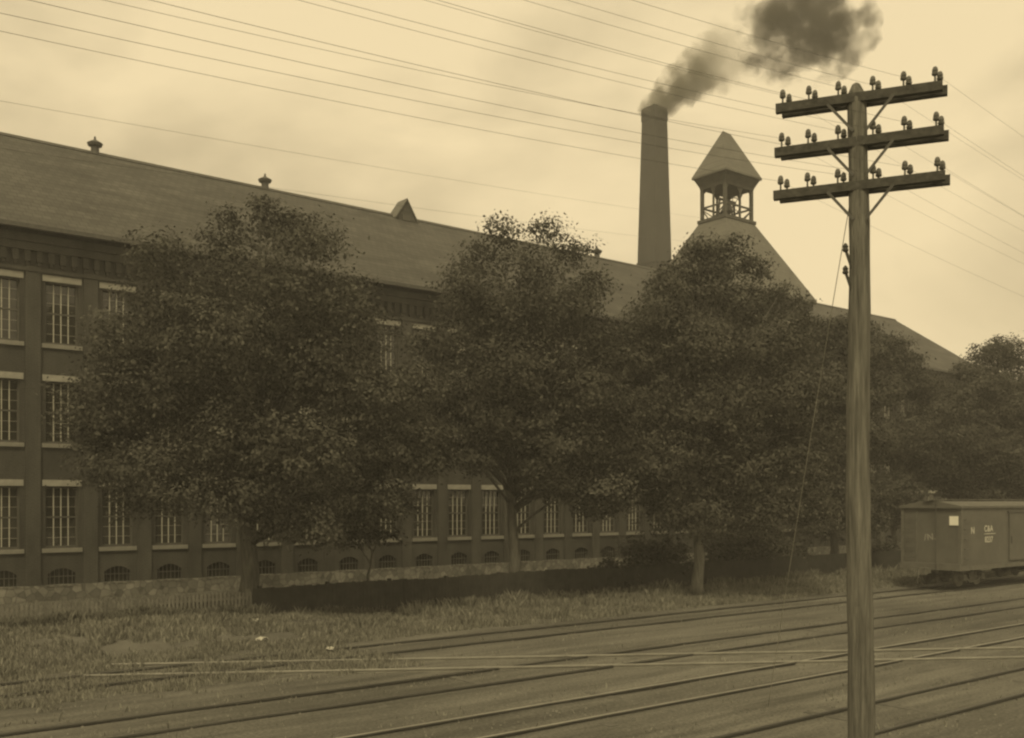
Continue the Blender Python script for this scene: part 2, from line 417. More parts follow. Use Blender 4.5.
# gabled dormer at the ridge
gu_ = u_at(407, 50.9); dz = RZ + .05
d = MB(); DK = .62
d.prism_xz([(gu_-1.0*DK, dz-1.2),(gu_+1.6*DK, dz-1.2),(gu_+1.6*DK,dz-.62),(gu_, dz+1.02),(gu_-1.0*DK, dz+.16)], 50.95, 51.9)
dm = d.build('dormer', M['slate'], roof)
d = MB()
d.prism_xz([(gu_-1.3*DK, dz-.16),(gu_-1.3*DK, dz-.05),(gu_, dz+1.16),(gu_+1.9*DK, dz-.80),(gu_+1.9*DK, dz-.92),(gu_, dz+1.03)], 50.85, 51.95)
d.build('dormer_roof', M['slate_tower'], dm)
d = MB(); d.box(gu_-.3, gu_+.3, 50.89, 50.947, dz-.2, dz+.15); d.build('louvre', M['trim_wood'], dm)

def make_window(parent, w=WW, h=2.47):
    # local frame: x along wall, z up from the sill, y into the wall, origin on the wall face
    f = MB(); t = .075; y0, y1 = .13, .20
    f.box(-w/2, -w/2+t, y0, y1, 0, h); f.box(w/2-t, w/2, y0, y1, 0, h)
    f.box(-w/2+t, w/2-t, y0, y1, h-t, h); f.box(-w/2+t, w/2-t, y0, y1, 0, .09)
    mid = h*.5
    f.box(-w/2+t, w/2-t, y0+.01, y1-.01, mid-.035, mid+.035)
    iw = w - 2*t
    me_o = f.build('window', M['frame'], None); me_o.parent = parent
    f = MB()
    for k in (1,2,3):
        xx = -w/2 + t + iw*k/4
        f.box(xx-.02, xx+.02, y0+.02, y0+.05, .09, mid-.035); f.box(xx-.02, xx+.02, y0+.02, y0+.05, mid+.035, h-t)
    for zz in (h*.17, h*.335, h*.665, h*.83):
        f.box(-w/2+t, w/2-t, y0+.034, y0+.046, zz-.005, zz+.005)
    q = f.build('muntins', M['sash'], None); q.parent = me_o
    p = MB(); p.box(-w/2+.03, w/2-.03, .187, .193, .02, h-.02)
    gl = p.build('pane', M['glass'], None); gl.parent = me_o; gl.location = (0,0,0)
    p = MB(); p.box(-w/2-.13, w/2+.13, -.09, .127, -.17, -.003); si = p.build('sill', M['sill'], None); si.parent = me_o
    p = MB(); p.box(-w/2-.11, w/2+.11, -.06, .127, h+.003, h+.25); li = p.build('lintel', M['lintel'], None); li.parent = me_o
    return me_o
def copy_sub(o, parent):
    c = o.copy(); COL.objects.link(c); c.parent = parent
    for ch in o.children: copy_sub(ch, c)
    return c
wproto = None
BW = None
for i in bays:
    c = UB + i*BAY
    if -2 <= i <= 17 or 22 <= i <= 34:
        for s, h in LV:
            if wproto is None:
                wproto = make_window(mill); w = wproto
            else: w = copy_sub(wproto, mill)
            w.location = Vector((c, VW, s)) - mill.location
            for ch in w.children:
                if ch.name.startswith('pane'): ch.rotation_euler = (random.uniform(-.02,.02), 0, random.uniform(-.012,.012))
            if random.random() < .22:
                drop = random.choice((.35,.6,.9,1.2)); b = MB(); b.box(-.54,.54,.174,.177,2.40-drop,2.40)
                q = b.build('blind', M['blind'], None); q.parent = w
        if -2 <= i <= 17 or 22 <= i <= 34: pass
        if BW is None:
            b = MB(); b.box(-.52,.52,.16,.2,0,.65)
            BW = b.build('basement_window', M['glass'], None); BW.parent = mill; w = BW
            b = MB()
            for k in range(6): b.box(-.42+k*.168-.012,-.42+k*.168+.012,.09,.12,.0,.62)
            b.box(-.52,.52,.08,.13,.3,.33)
            q = b.build('grille', M['metal_dark'], None); q.parent = BW
            b = MB(); b.box(-.6,.6,-.16,.15,-.06,.0); q = b.build('sill', M['stone'], None); q.parent = BW
        else: w = copy_sub(BW, mill)
        w.location = Vector((c, VW, .625)) - mill.location
rest = MB()
for i in bays:
    if i < -2 or i > 34:
        c = UB + i*BAY
        for s, h in LV: rest.box(c-WW/2, c+WW/2, VW+.14, VW+.19, s, h)
tag(rest.build('outer_windows', M['glass'], mill), kind='stuff')

# ------------------------------------------------------------------ bell tower
TU, TV = 54.0, 44.0
tw = empty('bell_tower', (TU, TV, 0), 'brick stair tower with flared slate roof and open belfry above the trees', 'bell tower')
b = MB(); H = 3.8
b.box(TU-H, TU+H, TV-H, TV+H, 0, 17.0)
b.build('wall', M['brick'], tw)
b = MB()
b.box(TU-H-.12, TU+H+.12, TV-H-.12, TV+H+.12, 16.1, 16.4); b.box(TU-H-.25, TU+H+.25, TV-H-.25, TV+H+.25, 16.75, 17.25)
x = -H
while x < H:
    b.box(TU+x, TU+x+.22, TV-H-.2, TV-H-.002, 16.4, 16.75); b.box(TU-H-.2, TU-H-.002, TV+x, TV+x+.22, 16.4, 16.75); x += .45
b.build('cornice', M['brick_trim'], tw)
for z in (2.1, 6.25, 10.2, 13.6):
    for dx in (-1.6, 1.6):
        w = copy_sub(wproto, tw); w.location = (dx, -H-.15, z)
        if z > 13: w.scale = (1,1,.8)
A, Bh = 1.50, 1.10
b = MB(); b.frustum((TU,TV), H+.42, H+.42, 17.25, H+.42, H+.42, 17.45); b.frustum((TU,TV), H+.4, H+.4, 17.452, A+.05, Bh+.05, 22.75)
b.build('lower_roof', M['slate_tower'], tw)
bel = MB()
bel.box(TU-A-.12, TU+A+.12, TV-Bh-.12, TV+Bh+.12, 22.752, 22.97)
bel.build('gallery_floor', M['trim_wood'], tw)
Z0, Z1 = 22.97, 25.05
def post(x, y, w=.085):
    q = MB(); q.box(TU+x-w, TU+x+w, TV+y-w, TV+y+w, Z0, Z1); q.build('belfry_post', M['trim_wood'], tw)
ax, by = A-.12, Bh-.12
for i in (-1,1):
    for j in (-1,1): post(i*ax, j*by, .10)
for j in (-1,1): post(.12*ax, j*by, .055)
for j in (0,):
    for i in (-1,1): post(i*ax, j*by, .055)
b = MB()
zr = Z0 + .78
for j in (-1,1): b.box(TU-ax+.1, TU+ax-.1, TV+j*by-.04, TV+j*by+.04, zr, zr+.12)
for i in (-1,1): b.box(TU+i*ax-.04, TU+i*ax+.04, TV-by+.1, TV+by-.1, zr+.003, zr+.117)
# diagonal bracing under the rail
for j in (-1,1):
    for s in (-1,1): b.bar((TU+s*ax, TV+j*by, Z0+.74),(TU+s*ax*.35, TV+j*by, Z0+.05), .05, .06)
for i in (-1,1):
    for s in (-1,1): b.bar((TU+i*ax, TV+s*by, Z0+.74),(TU+i*ax, TV+s*.05, Z0+.05), .05, .06)
b.build('railing', M['trim_wood'], tw)
for j in (-1,1):                        # arched brackets at the head of each opening
    for (xa, xb) in ((-1,.12),(.12,1)):
        for k in (0,1):
            b = MB(); p = xa if k == 0 else xb; q = xa + (xb-xa)*(.26 if k == 0 else .74)
            b.prism_xz([(TU+p*ax, Z1-.48),(TU+(p*.5+q*.5)*ax, Z1-.2),(TU+q*ax, Z1+.0),(TU+p*ax, Z1)], TV+j*by-.03, TV+j*by+.03)
            b.build('bracket', M['trim_wood'], tw)
for i in (-1,1):
    for (ya, yb) in ((-1,0),(0,1)):
        for k in (0,1):
            b = MB(); p = ya if k == 0 else yb; q = ya + (yb-ya)*(.26 if k == 0 else .74)
            b.prism_yz([(TV+p*by, Z1-.48),(TV+(p*.5+q*.5)*by, Z1-.2),(TV+q*by, Z1+.0),(TV+p*by, Z1)], TU+i*ax-.03, TU+i*ax+.03)
            b.build('bracket', M['trim_wood'], tw)
b = MB(); b.frustum((TU,TV), A-.02, Bh-.02, Z1, A+.02, Bh+.02, Z1+.18); b.frustum((TU,TV), A+.02, Bh+.02, Z1+.182, A+.30, Bh+.28, Z1+.72)
b.build('soffit', M['trim_wood'], tw)
b = MB(); ea, eb, ez, az = A+.40, Bh+.38, Z1+.722, 29.05
v = [(TU-ea,TV-eb,ez),(TU+ea,TV-eb,ez),(TU+ea,TV+eb,ez),(TU-ea,TV+eb,ez)]
v += [(p[0],p[1],ez+.12) for p in v] + [(TU-.42,TV,az),(TU+.42,TV,az-.06)]
b.add(v, [(3,2,1,0),(0,1,5,4),(1,2,6,5),(2,3,7,6),(3,0,4,7),(4,5,9,8),(5,6,9),(6,7,8,9),(7,4,8)])
b.build('belfry_roof', M['slate_tower'], tw)
b = MB(); b.lathe((TU,TV,Z0+.62), [(.48,0),(.44,.06),(.34,.25),(.28,.5),(.24,.62),(.1,.7),(.05,.72)], 18)
bell = b.build('bell', M['metal_dark'], tw, smooth=True)
b = MB(); b.box(TU-.9, TU+.9, TV-.07, TV+.07, Z0+1.34, Z0+1.48); b.bar((TU-.9,TV,Z0),(TU-.75,TV,Z0+1.34),.1,.1); b.bar((TU+.9,TV,Z0),(TU+.75,TV,Z0+1.34),.1,.1)
b.build('bell_frame', M['metal_dark'], tw)
b = MB()
pts = [(TU+.62, TV+.62*math.cos(a), Z0+1.1+.62*math.sin(a)) for a in np.linspace(0, 2*math.pi, 25)]
b.tube(pts, .035, 6, False)
for a in range(4):
    c, s = math.cos(a*math.pi/4)*.6, math.sin(a*math.pi/4)*.6
    b.tube([(TU+.62,TV-c,Z0+1.1-s),(TU+.62,TV+c,Z0+1.1+s)], .022, 5)
b.build('bell_wheel', M['metal_dark'], tw)

# ------------------------------------------------------------------ smokestack
CU, CV = u_at(655, 73.0) + 1.2, 74.2
st = empty('smokestack', (CU, CV, 0), 'tall tapering square brick chimney smoking behind the mill', 'chimney')
b = MB(); ZT = 46.0
hz = lambda z: 1.92 - z*(1.92-.93)/46
zs = [0, 20, 33, 44.6]
b.frustum((CU,CV), hz(0), hz(0), 0, hz(44.6), hz(44.6), 44.6)
b.build('shaft', M['stack_brick'], st)
b = MB(); b.frustum((CU,CV), hz(44.6)+.05, hz(44.6)+.05, 44.602, hz(ZT)+.06, hz(ZT)+.06, ZT)
b.build('rim', M['stack_brick'], st)
for z in (26.5, 29.2):
    b = MB(); b.frustum((CU,CV), hz(z)+.07, hz(z)+.07, z, hz(z)+.07, hz(z)+.07, z+.25); b.build('band', M['stack_brick'], st)

# ------------------------------------------------------------------ smoke
def smoke_mat(name, dens, tint, half, lo, hi, nscale, fade_axis, amp=2.6):
    m = bpy.data.materials.new(name); m.use_nodes = True; nt = m.node_tree; L = nt.links
    nt.nodes.remove(nt.nodes['Principled BSDF']); out = nt.nodes['Material Output']
    pv = nd(nt,'ShaderNodeVolumePrincipled'); pv.inputs['Color'].default_value = (*tint,1); pv.inputs['Anisotropy'].default_value = .2
    tc = nd(nt,'ShaderNodeTexCoord'); mp = nd(nt,'ShaderNodeMapping'); mp.inputs['Scale'].default_value = [1/h for h in half]
    L.new(tc.outputs['Object'], mp.inputs[0])
    n = nd(nt,'ShaderNodeTexNoise'); n.inputs['Scale'].default_value = nscale; n.inputs['Detail'].default_value = 5; n.inputs['Roughness'].default_value = .6
    L.new(tc.outputs['Object'], n.inputs['Vector'])
    def math_(op, a, b_=None, clamp=False):
        x = nd(nt,'ShaderNodeMath', operation=op); x.use_clamp = clamp
        for k, s in enumerate((a, b_)):
            if s is None: continue
            if isinstance(s, (int,float)): x.inputs[k].default_value = s
            else: L.new(s, x.inputs[k])
        return x.outputs[0]
    sx = nd(nt,'ShaderNodeSeparateXYZ')
    if fade_axis:      # plume: radius grows along local x
        L.new(tc.outputs['Object'], sx.inputs[0])
        Lx = half[0]
        rad = math_('MULTIPLY_ADD', sx.outputs[0], (half[2]-half[1])/Lx); rad.node.inputs[2].default_value = half[1]
        rr = math_('SQRT', math_('ADD', math_('MULTIPLY', sx.outputs[1], sx.outputs[1]), math_('MULTIPLY', sx.outputs[2], sx.outputs[2])))
        r = math_('DIVIDE', rr, rad)
    else:
        ln = nd(nt,'ShaderNodeVectorMath', operation='LENGTH'); L.new(mp.outputs[0], ln.inputs[0]); r = ln.outputs['Value']
    rn = math_('ADD', r, math_('MULTIPLY', math_('SUBTRACT', n.outputs['Fac'], .5), amp))
    mr = nd(nt,'ShaderNodeMapRange', interpolation_type='SMOOTHSTEP'); L.new(rn, mr.inputs['Value'])
    mr.inputs['From Min'].default_value = lo; mr.inputs['From Max'].default_value = hi; mr.inputs['To Min'].default_value = 1; mr.inputs['To Max'].default_value = 0
    dd = math_('MULTIPLY', mr.outputs[0], dens)
    if fade_axis:
        f = nd(nt,'ShaderNodeMapRange', interpolation_type='SMOOTHSTEP'); L.new(sx.outputs[0], f.inputs['Value'])
        f.inputs['From Min'].default_value = half[0]*.1; f.inputs['From Max'].default_value = half[0]*.9; f.inputs['To Min'].default_value = 1; f.inputs['To Max'].default_value = .10
        dd = math_('MULTIPLY', dd, f.outputs[0])
    L.new(dd, pv.inputs['Density']); L.new(pv.outputs[0], out.inputs['Volume'])
    return m
def lumpy(name, half, mat_, amp=.22, freq=1.6, sub=4):
    bm = bmesh.new(); bmesh.ops.create_icosphere(bm, subdivisions=sub, radius=1)
    for v in bm.verts:
        k = 1 + amp*mnoise.noise(v.co*freq) + amp*.5*mnoise.noise(v.co*freq*2.7)
        v.co = Vector((v.co.x*half[0], v.co.y*half[1], v.co.z*half[2]))*k
    me = bpy.data.meshes.new(name); bm.to_mesh(me); bm.free(); me.materials.append(mat_); return link(name, me)
SD = depth(CU, CV)
top = Vector((CU, CV, ZT))
# plume: straight local x axis leaning downwind
pl_len = 12.5
pm = MB(); pts = []; rad = []
for k in range(17):
    t = k/16; pts.append((pl_len*t - .6, .25*math.sin(t*6), .3*math.sin(t*5))); rad.append((1.5 + (4.2-1.5)*t)*(1.0+.16*math.sin(k*2.3)+.1*math.sin(k*4.1)) if k < 16 else 1.6)
rad[0] = 1.2
pm.tube(pts, rad, 20)
plume = pm.build('smoke_plume', smoke_mat('smoke_grey', 1.25, (.36,.35,.29), (pl_len,1.25,3.7), .45, 1.25, .55, True), smooth=True)
plume.location = top + RIGHT*-.55 + Vector((0,0,-.4))
dirv = (RIGHT*.80 + Vector((0,0,.62))).normalized()
plume.rotation_euler = dirv.to_track_quat('X', 'Z').to_euler()
tag(plume, 'grey smoke trailing from the mouth of the brick chimney', 'smoke', kind='stuff')
half = (8.6, 5.0, 6.6)
cl = lumpy('smoke_cloud', half, smoke_mat('smoke_black', 1.0, (.15,.145,.12), half, -.15, 1.0, .30, False, 4.0))
cl.location = cam((808-512)/F*SD, SD, EYE + (500-26)/F*SD)
cl.rotation_euler = (0, R(-14), math.atan2(RIGHT.y, RIGHT.x))
tag(cl, 'dark drifting smoke cloud high above the belfry', 'smoke', kind='stuff')

# ------------------------------------------------------------------ trees
def leaves_mesh(name, cent, size, mat_, flat=.9, aspect=.6, parent=None, base=Vector((0,0,0)), shade=None, out=None):
    n = len(cent)
    nrm = rng.normal(size=(n,3)); nrm[:,2] = np.abs(nrm[:,2])*1.0 + flat
    if out is not None: nrm = rng.normal(size=(n,3))*.55 + out*1.0 + np.array([0,0,.55])
    nrm /= np.linalg.norm(nrm, axis=1)[:,None]
    a = rng.normal(size=(n,3)); a -= nrm*np.sum(a*nrm, axis=1)[:,None]; a /= np.linalg.norm(a, axis=1)[:,None]
    b = np.cross(nrm, a)
    L = size*rng.uniform(.6,1.35,size=(n,1)); Wd = L*aspect
    p0 = cent - a*L*.5; p1 = cent + b*Wd*.5 - nrm*L*.08; p2 = cent + a*L*.5; p3 = cent - b*Wd*.5 - nrm*L*.08
    V = np.stack([p0,p1,p2,p3], axis=1).reshape(-1,3) - np.array(base)
    me = bpy.data.meshes.new(name); me.vertices.add(4*n); me.vertices.foreach_set('co', V.astype(np.float32).ravel())
    me.loops.add(4*n); me.loops.foreach_set('vertex_index', np.arange(4*n, dtype=np.int32))
    me.polygons.add(n); me.polygons.foreach_set('loop_start', np.arange(0,4*n,4,dtype=np.int32)); me.polygons.foreach_set('loop_total', np.full(n,4,dtype=np.int32))
    me.update(); me.validate()
    at = me.attributes.new('shade','FLOAT','FACE')
    sh = rng.uniform(0,1,n) if shade is None else shade
    at.data.foreach_set('value', sh.astype(np.float32))
    me.materials.append(mat_)
    return link(name, me, parent)

def tree(px, v, lobes, label, trunk_r, fork_z, leaf=.16, dens=1.0, mat_leaf='leaf', bark='bark', lean=0.0, kind='broadleaf_tree', group=None, spread=.55):
    u = u_at(px, v); D = depth(u, v); base = Vector((u, v, gz(u, v) - .05)); Xt = (px-512)/F*D
    t = empty(kind, base, label, 'tree', group)
    L3 = []
    for (lx, ly, lr) in lobes:
        dx = (lx-512)/F*D - Xt; z = EYE + (500-ly)/F*D; L3.append([dx, z, lr/F*D])
    dxs = [l[0] for l in L3]; cx = (max(dxs)+min(dxs))/2; Rc = (max(dxs)-min(dxs))/2 + .6
    zmax = max(l[1] for l in L3)
    C3 = []
    for dx, z, r in L3:
        av = math.sqrt(max(.3, Rc*Rc - (dx-cx)**2)) * spread
        if z + r > zmax - 1.2 or av < 1.0: offs = [random.uniform(-.4,.4)]
        else: offs = [av*random.uniform(.55,1.1), -av*random.uniform(.55,1.1)] + ([random.uniform(-.3,.3)] if r > 1.2 else [])
        for o in offs:
            C3.append((base + RIGHT*(dx + random.uniform(-.15,.15)) + FWD*o + Vector((0,0,z-base.z + (random.uniform(-.3,.1) if abs(o) > 1 else 0))), r))
    # trunk and limbs
    tm = MB(); topz = max(fork_z + 1.0, zmax*.62)
    tp = [base + RIGHT*(lean*k/6 + .10*math.sin(k*1.7)*(k > 0)) + FWD*(.08*math.cos(k*2.1)) + Vector((0,0,topz*k/6)) for k in range(7)]
    tr = [trunk_r*(1.45 if k == 0 else 1.0)*(1 - .78*k/6) for k in range(7)]
    tp.insert(1, base + Vector((0,0,.45))); tr.insert(1, trunk_r*1.06)
    tm.tube(tp, tr, 12)
    for c, r in C3:
        f = random.uniform(.0,1); z0 = fork_z + (min(c.z-.6, topz) - fork_z)*f*.8 if c.z > fork_z + 1 else fork_z*.8
        z0 = max(fork_z*.75, min(z0, topz*.95)); kk = z0/topz
        s = base + RIGHT*lean*kk + Vector((0,0,z0)); d = c - s
        mid = s + d*.5 + Vector((0,0,.12*d.length)); rr = max(.03, trunk_r*.30*(1-.5*kk))
        tm.tube([s, s+d*.25+Vector((0,0,.08*d.length)), mid, c], [rr, rr*.8, rr*.55, rr*.2], 6)
    tm.build('trunk', M[bark], t, smooth=True)
    # crown: leaf sprays spread through the lobes, thicker near their skins
    P = []; SH = []; ON = []
    for c, r in C3:
        nc = max(6, int(46*dens*r*r))
        dr = rng.normal(size=(nc,3)); dr /= np.linalg.norm(dr, axis=1)[:,None]
        rr = r*(.25 + .85*rng.random(nc)**.55); stray = rng.random(nc) < .12; rr[stray] *= 1.22
        cc = np.array(c) + dr*rr[:,None]*np.array([1,1,.72])
        for q, od in zip(cc, dr):
            k = rng.integers(12, 26); sg = .17 + .13*rng.random()
            pts = rng.normal(size=(k,3))*np.array([sg, sg, sg*.5]); 
            pts[:,2] -= .35*np.hypot(pts[:,0], pts[:,1])
            P.append(q + pts); SH.append(np.clip(rng.normal(.5 + rng.normal()*.24, .09, k), 0, 1)); ON.append(np.repeat(od[None,:], k, 0))
    P = np.concatenate(P); SH = np.concatenate(SH); ON = np.concatenate(ON)
    keep = P[:,2] > .6
    crown = leaves_mesh('crown', P[keep], leaf, M[mat_leaf], base=base, parent=t, shade=SH[keep], out=ON[keep])
    return t

T1 = [(265,199,10),(224,210,11),(292,216,11),(262,206,11),(233,222,12),(308,224,13),(283,212,10),(415,378,26),(418,425,28),(424,462,20),(100,430,26),(140,372,24),(265,218,22),(300,237,26),(222,240,28),(190,264,28),(335,264,26),(250,270,42),(310,300,44),(190,312,44),(355,322,32),(145,348,36),(250,350,55),(330,370,50),
      (180,390,50),(122,405,40),(382,400,36),(255,430,55),(330,450,50),(118,455,34),(185,462,40),(392,450,34),(368,488,32),(152,494,20),(220,490,30),(300,508,34),(265,490,34),(345,518,22),(395,498,20)]
T2 = [(615,362,24),(622,402,28),(425,400,22),(432,435,22),(505,232,19),(545,228,19),(575,248,21),(480,257,22),(530,268,34),(588,282,18),(462,292,24),(500,312,38),(560,312,36),(450,342,26),(592,345,22),(520,370,48),
      (455,400,32),(580,390,38),(500,428,38),(560,440,40),(440,448,20),(610,440,34),(540,465,24),(600,488,32),(636,455,26),(480,455,20),(560,488,16),(425,345,16)]
T3 = [(672,270,17),(660,292,18),(690,250,13),(612,335,16),(620,372,26),(615,430,26),(790,345,18),(805,385,24),(810,430,26),(720,252,19),(704,246,17),(736,243,14),(678,284,20),(772,288,13),(764,270,9),(722,270,22),(790,320,14),(796,300,7),(692,267,18),(753,264,17),(700,292,30),(742,302,34),(655,315,28),(783,302,11),(630,350,28),(690,345,44),(758,350,36),(640,400,38),(710,410,48),
      (772,400,34),(660,458,42),(730,468,44),(785,458,34),(690,508,28),(748,510,28),(800,498,24),(662,502,18)]
T4 = [(818,328,20),(846,324,16),(872,334,18),(836,340,22),(818,340,20),(832,328,13),(812,330,10),(822,360,24),(846,334,16),(858,350,20),(860,338,13),(874,352,18),(806,365,20),(850,365,26),(841,324,8),(846,345,18),(830,388,34),(872,392,28),(800,430,30),(850,438,38),(840,490,30),(800,500,24),(815,525,15),(862,520,16)]
T4b = [(893,346,17),(908,360,15),(922,376,13),(885,352,16),(896,364,13),(910,374,11),(932,396,12),(946,410,14),(885,385,22),(940,435,20),(886,345,16),(902,365,14),(916,385,16),(912,382,18),(892,385,22),(925,410,18),(905,440,32),(890,488,28),(930,460,22),(905,515,14),(878,440,22)]
T5 = [(990,352,16),(1000,345,12),(970,372,18),(950,400,18),(945,440,22),(965,440,30),(1000,370,24),(962,398,14),(1025,385,24),(985,375,18),(1012,352,20),(975,388,20),(1000,402,30),(958,424,24),(985,450,34),(950,470,22),(1012,468,30),(940,436,16),(970,492,18),(1024,420,30),(1040,470,30),(1045,380,24)]
T6 = [(352,520,24),(384,530,16),(366,494,20),(336,532,14)]
GR = 'row of street trees in front of the mill'
tree(248, 31.6, T1, 'broad dense shade tree with a thick dark trunk, at the left end of the mill', .34, 2.9, .122, 1.7, group=GR)
tree(513, 30.9, T2, 'tall shade tree with a ragged top, between the roof dormer and the chimney', .26, 3.4, .132, 1.7, group=GR)
tree(697, 27.5, T3, 'full shade tree with a pale bent trunk in front of the bell tower', .24, 2.6, .132, 1.7, bark='bark_pale', group=GR)
tree(833, 31.5, T4, 'rounded shade tree right behind the telegraph pole with a slim dark trunk', .26, 2.6, .16, 1.5, 'leaf_far', group=GR)
tree(893, 33.5, T4b, 'lower shade tree before the gable end, behind the end of the boxcar', .22, 2.4, .16, 1.5, 'leaf_far', group=GR)
tree(992, 31.0, T5, 'dark shade tree rising above the boxcar at the right edge', .3, 2.6, .17, 1.5, 'leaf_far', group=GR)
T7 = [(960,430,18),(985,412,20),(1012,405,22),(1040,420,24),(1000,440,26),(965,460,22),(1030,455,26),(990,475,22),(1050,480,24),(1015,490,20),(950,485,16),(975,495,14)]
tree(1008, 45.0, T7, 'distant tree beyond the gable end, behind the boxcar roof', .3, 2.6, .3, .9, 'leaf_far', group=GR)
tree(370, 31.4, T6, 'slender young tree under the right side of the broad dense shade tree', .09, 1.4, .14, 1.6, group=GR, kind='young_tree')

def shrub(px, v, w, h, label, n=2600):
    u = u_at(px, v); base = Vector((u, v, gz(u, v) if v < 46 else 0))
    s = empty('shrub', base, label, 'shrub', 'shrubs along the picket fence')
    m = MB()
    for k in range(7):
        a = random.uniform(0, 6.28); m.tube([base, base+Vector((math.cos(a)*w*.2, math.sin(a)*w*.2, h*.4)), base+Vector((math.cos(a)*w*.45, math.sin(a)*w*.4, h*.8))], [.03,.02,.008], 5)
    m.build('stem', M['bark'], s)
    cl = [(rng.normal(size=3)*np.array([w*.24, w*.2, h*.18]) + np.array([0,0,h*.52])) for _ in range(int(n/22))]
    P = np.concatenate([np.array(base) + c + rng.normal(size=(22,3))*np.array([.16,.16,.12]) for c in cl]); P = P[P[:,2] > .05]
    leaves_mesh('foliage', P, .17, M['shrub'], parent=s, base=base)
shrub(655, 31.6, 3.4, 2.6, 'dark bushy shrub behind the fence, left of the pale bent trunk', 5200)
shrub(742, 31.8, 4.2, 2.9, 'wide dark shrub behind the fence, right of the pale bent trunk', 6400)
shrub(612, 31.2, 2.0, 1.5, 'small low shrub beside the fence under the ragged topped tree', 2000)
shrub(780, 33.0, 3.6, 2.3, 'dark shrub in deep shade left of the telegraph pole', 4200)
shrub(885, 32.0, 3.0, 1.7, 'low dark shrub next to the boxcar end', 3000)

# ------------------------------------------------------------------ picket fence
FV = 30.25
fe = empty('picket_fence', (u_at(248, FV), FV, 0), 'low weathered picket fence running along the grass in front of the mill', 'fence')
FX = u_at(252, FV)
m = MB(); x = -9.0
while x < FX:
    z = gz0(x, FV); h = 1.08 + random.uniform(-.03,.03); a = random.uniform(-.012,.012)
    m.add([(x+a-.033,FV-.03,z+.04),(x+a+.033,FV-.03,z+.04),(x+.033,FV-.03,z+h-.06),(x,FV-.03,z+h),(x-.033,FV-.03,z+h-.06),
           (x+a-.033,FV-.008,z+.04),(x+a+.033,FV-.008,z+.04),(x+.033,FV-.008,z+h-.06),(x,FV-.008,z+h),(x-.033,FV-.008,z+h-.06)],
          [(0,1,2,3,4),(9,8,7,6,5),(0,5,6,1),(1,6,7,2),(2,7,8,3),(3,8,9,4),(4,9,5,0)])
    x += .125
m.build('pickets', M['fence'], fe)
for zz in (.3, .78):
    m = MB(); m.box(-9, FX, FV-.006, FV+.035, zz+.06, zz+.15); m.build('fence_rail', M['fence'], fe)
def posts(root, x0, x1, top, mt):
    m = MB(); m.box(x0-.055, x0+.055, FV+.037, FV+.145, -.2, top); pp = m.build('fence_post', mt, root); x = x0 + 2.45
    while x < x1:
        q = copy_sub(pp, root); q.location = pp.location + Vector((x-x0, 0, random.uniform(-.03,.03))); x += 2.45
posts(fe, -8.6, FX-.1, 1.12, M['fence'])
fb = empty('board_fence', (u_at(500, FV), FV, 0), 'close boarded fence with tree shade coloured into its boards, continuing the picket fence', 'fence')  # boards and their dark tone stand in for tree shade on the fence
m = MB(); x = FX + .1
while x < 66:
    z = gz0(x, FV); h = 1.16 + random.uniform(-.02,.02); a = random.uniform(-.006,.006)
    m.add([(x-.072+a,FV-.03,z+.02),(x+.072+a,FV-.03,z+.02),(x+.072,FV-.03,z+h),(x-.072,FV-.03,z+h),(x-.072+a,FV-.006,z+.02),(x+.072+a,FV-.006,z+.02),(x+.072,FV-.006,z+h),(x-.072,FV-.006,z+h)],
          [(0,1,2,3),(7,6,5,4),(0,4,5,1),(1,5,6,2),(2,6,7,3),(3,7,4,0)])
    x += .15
m.build('boards', M['fence_shaded'], fb)
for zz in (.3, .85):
    m = MB(); m.box(FX+.03, 66, FV-.004, FV+.035, zz, zz+.09); m.build('fence_rail', M['fence_shaded'], fb)
posts(fb, FX+.3, 66, 1.22, M['fence_shaded'])

# ------------------------------------------------------------------ boxcar
BU0, BU1, BV0, BV1 = 42.1, 52.6, 21.55, 24.3
BVc = (TR[0][0]+TR[0][1])/2 + .0
BV0, BV1 = BVc-1.37, BVc+1.37
bc = empty('boxcar', ((BU0+BU1)/2, BVc, 0), 'wooden boxcar with a white card and faded lettering standing on the farthest track', 'boxcar')
m = MB(); m.box(BU0, BU1, BV0, BV1, 1.12, 3.64); body = m.build('body', M['car'], bc)
m = MB(); m.prism_yz([(BV0-.07,3.642),(BV0-.07,3.74),(BVc-.5,3.92),(BVc,3.96),(BVc+.5,3.92),(BV1+.07,3.74),(BV1+.07,3.642)], BU0-.12, BU1+.12)
rfb = m.build('roof', M['car_roof'], bc)
m = MB(); m.box(BU0-.25, BU1+.25, BVc-.24, BVc+.24, 3.99, 4.03)
for k in range(9): m.box(BU0+.3+k*1.22, BU0+.4+k*1.22, BVc-.2, BVc+.2, 3.92, 3.99)
m.build('running_board', M['car_trim'], rfb)
m = MB(); m.box(BU0-.14, BU0-.003, BV0-.03, BV1+.03, .93, 1.22); m.box(BU1+.003, BU1+.14, BV0-.03, BV1+.03, .93, 1.22)
m.box(BU0-.003, BU1+.003, BV0-.02, BV0+.12, .93, 1.118); m.box(BU0-.003, BU1+.003, BV1-.12, BV1+.02, .93, 1.118)
m.box(BU0+.2, BU1-.2, BVc-.25, BVc+.25, .78, 1.118)
m.build('sill', M['car_trim'], bc)
m = MB()
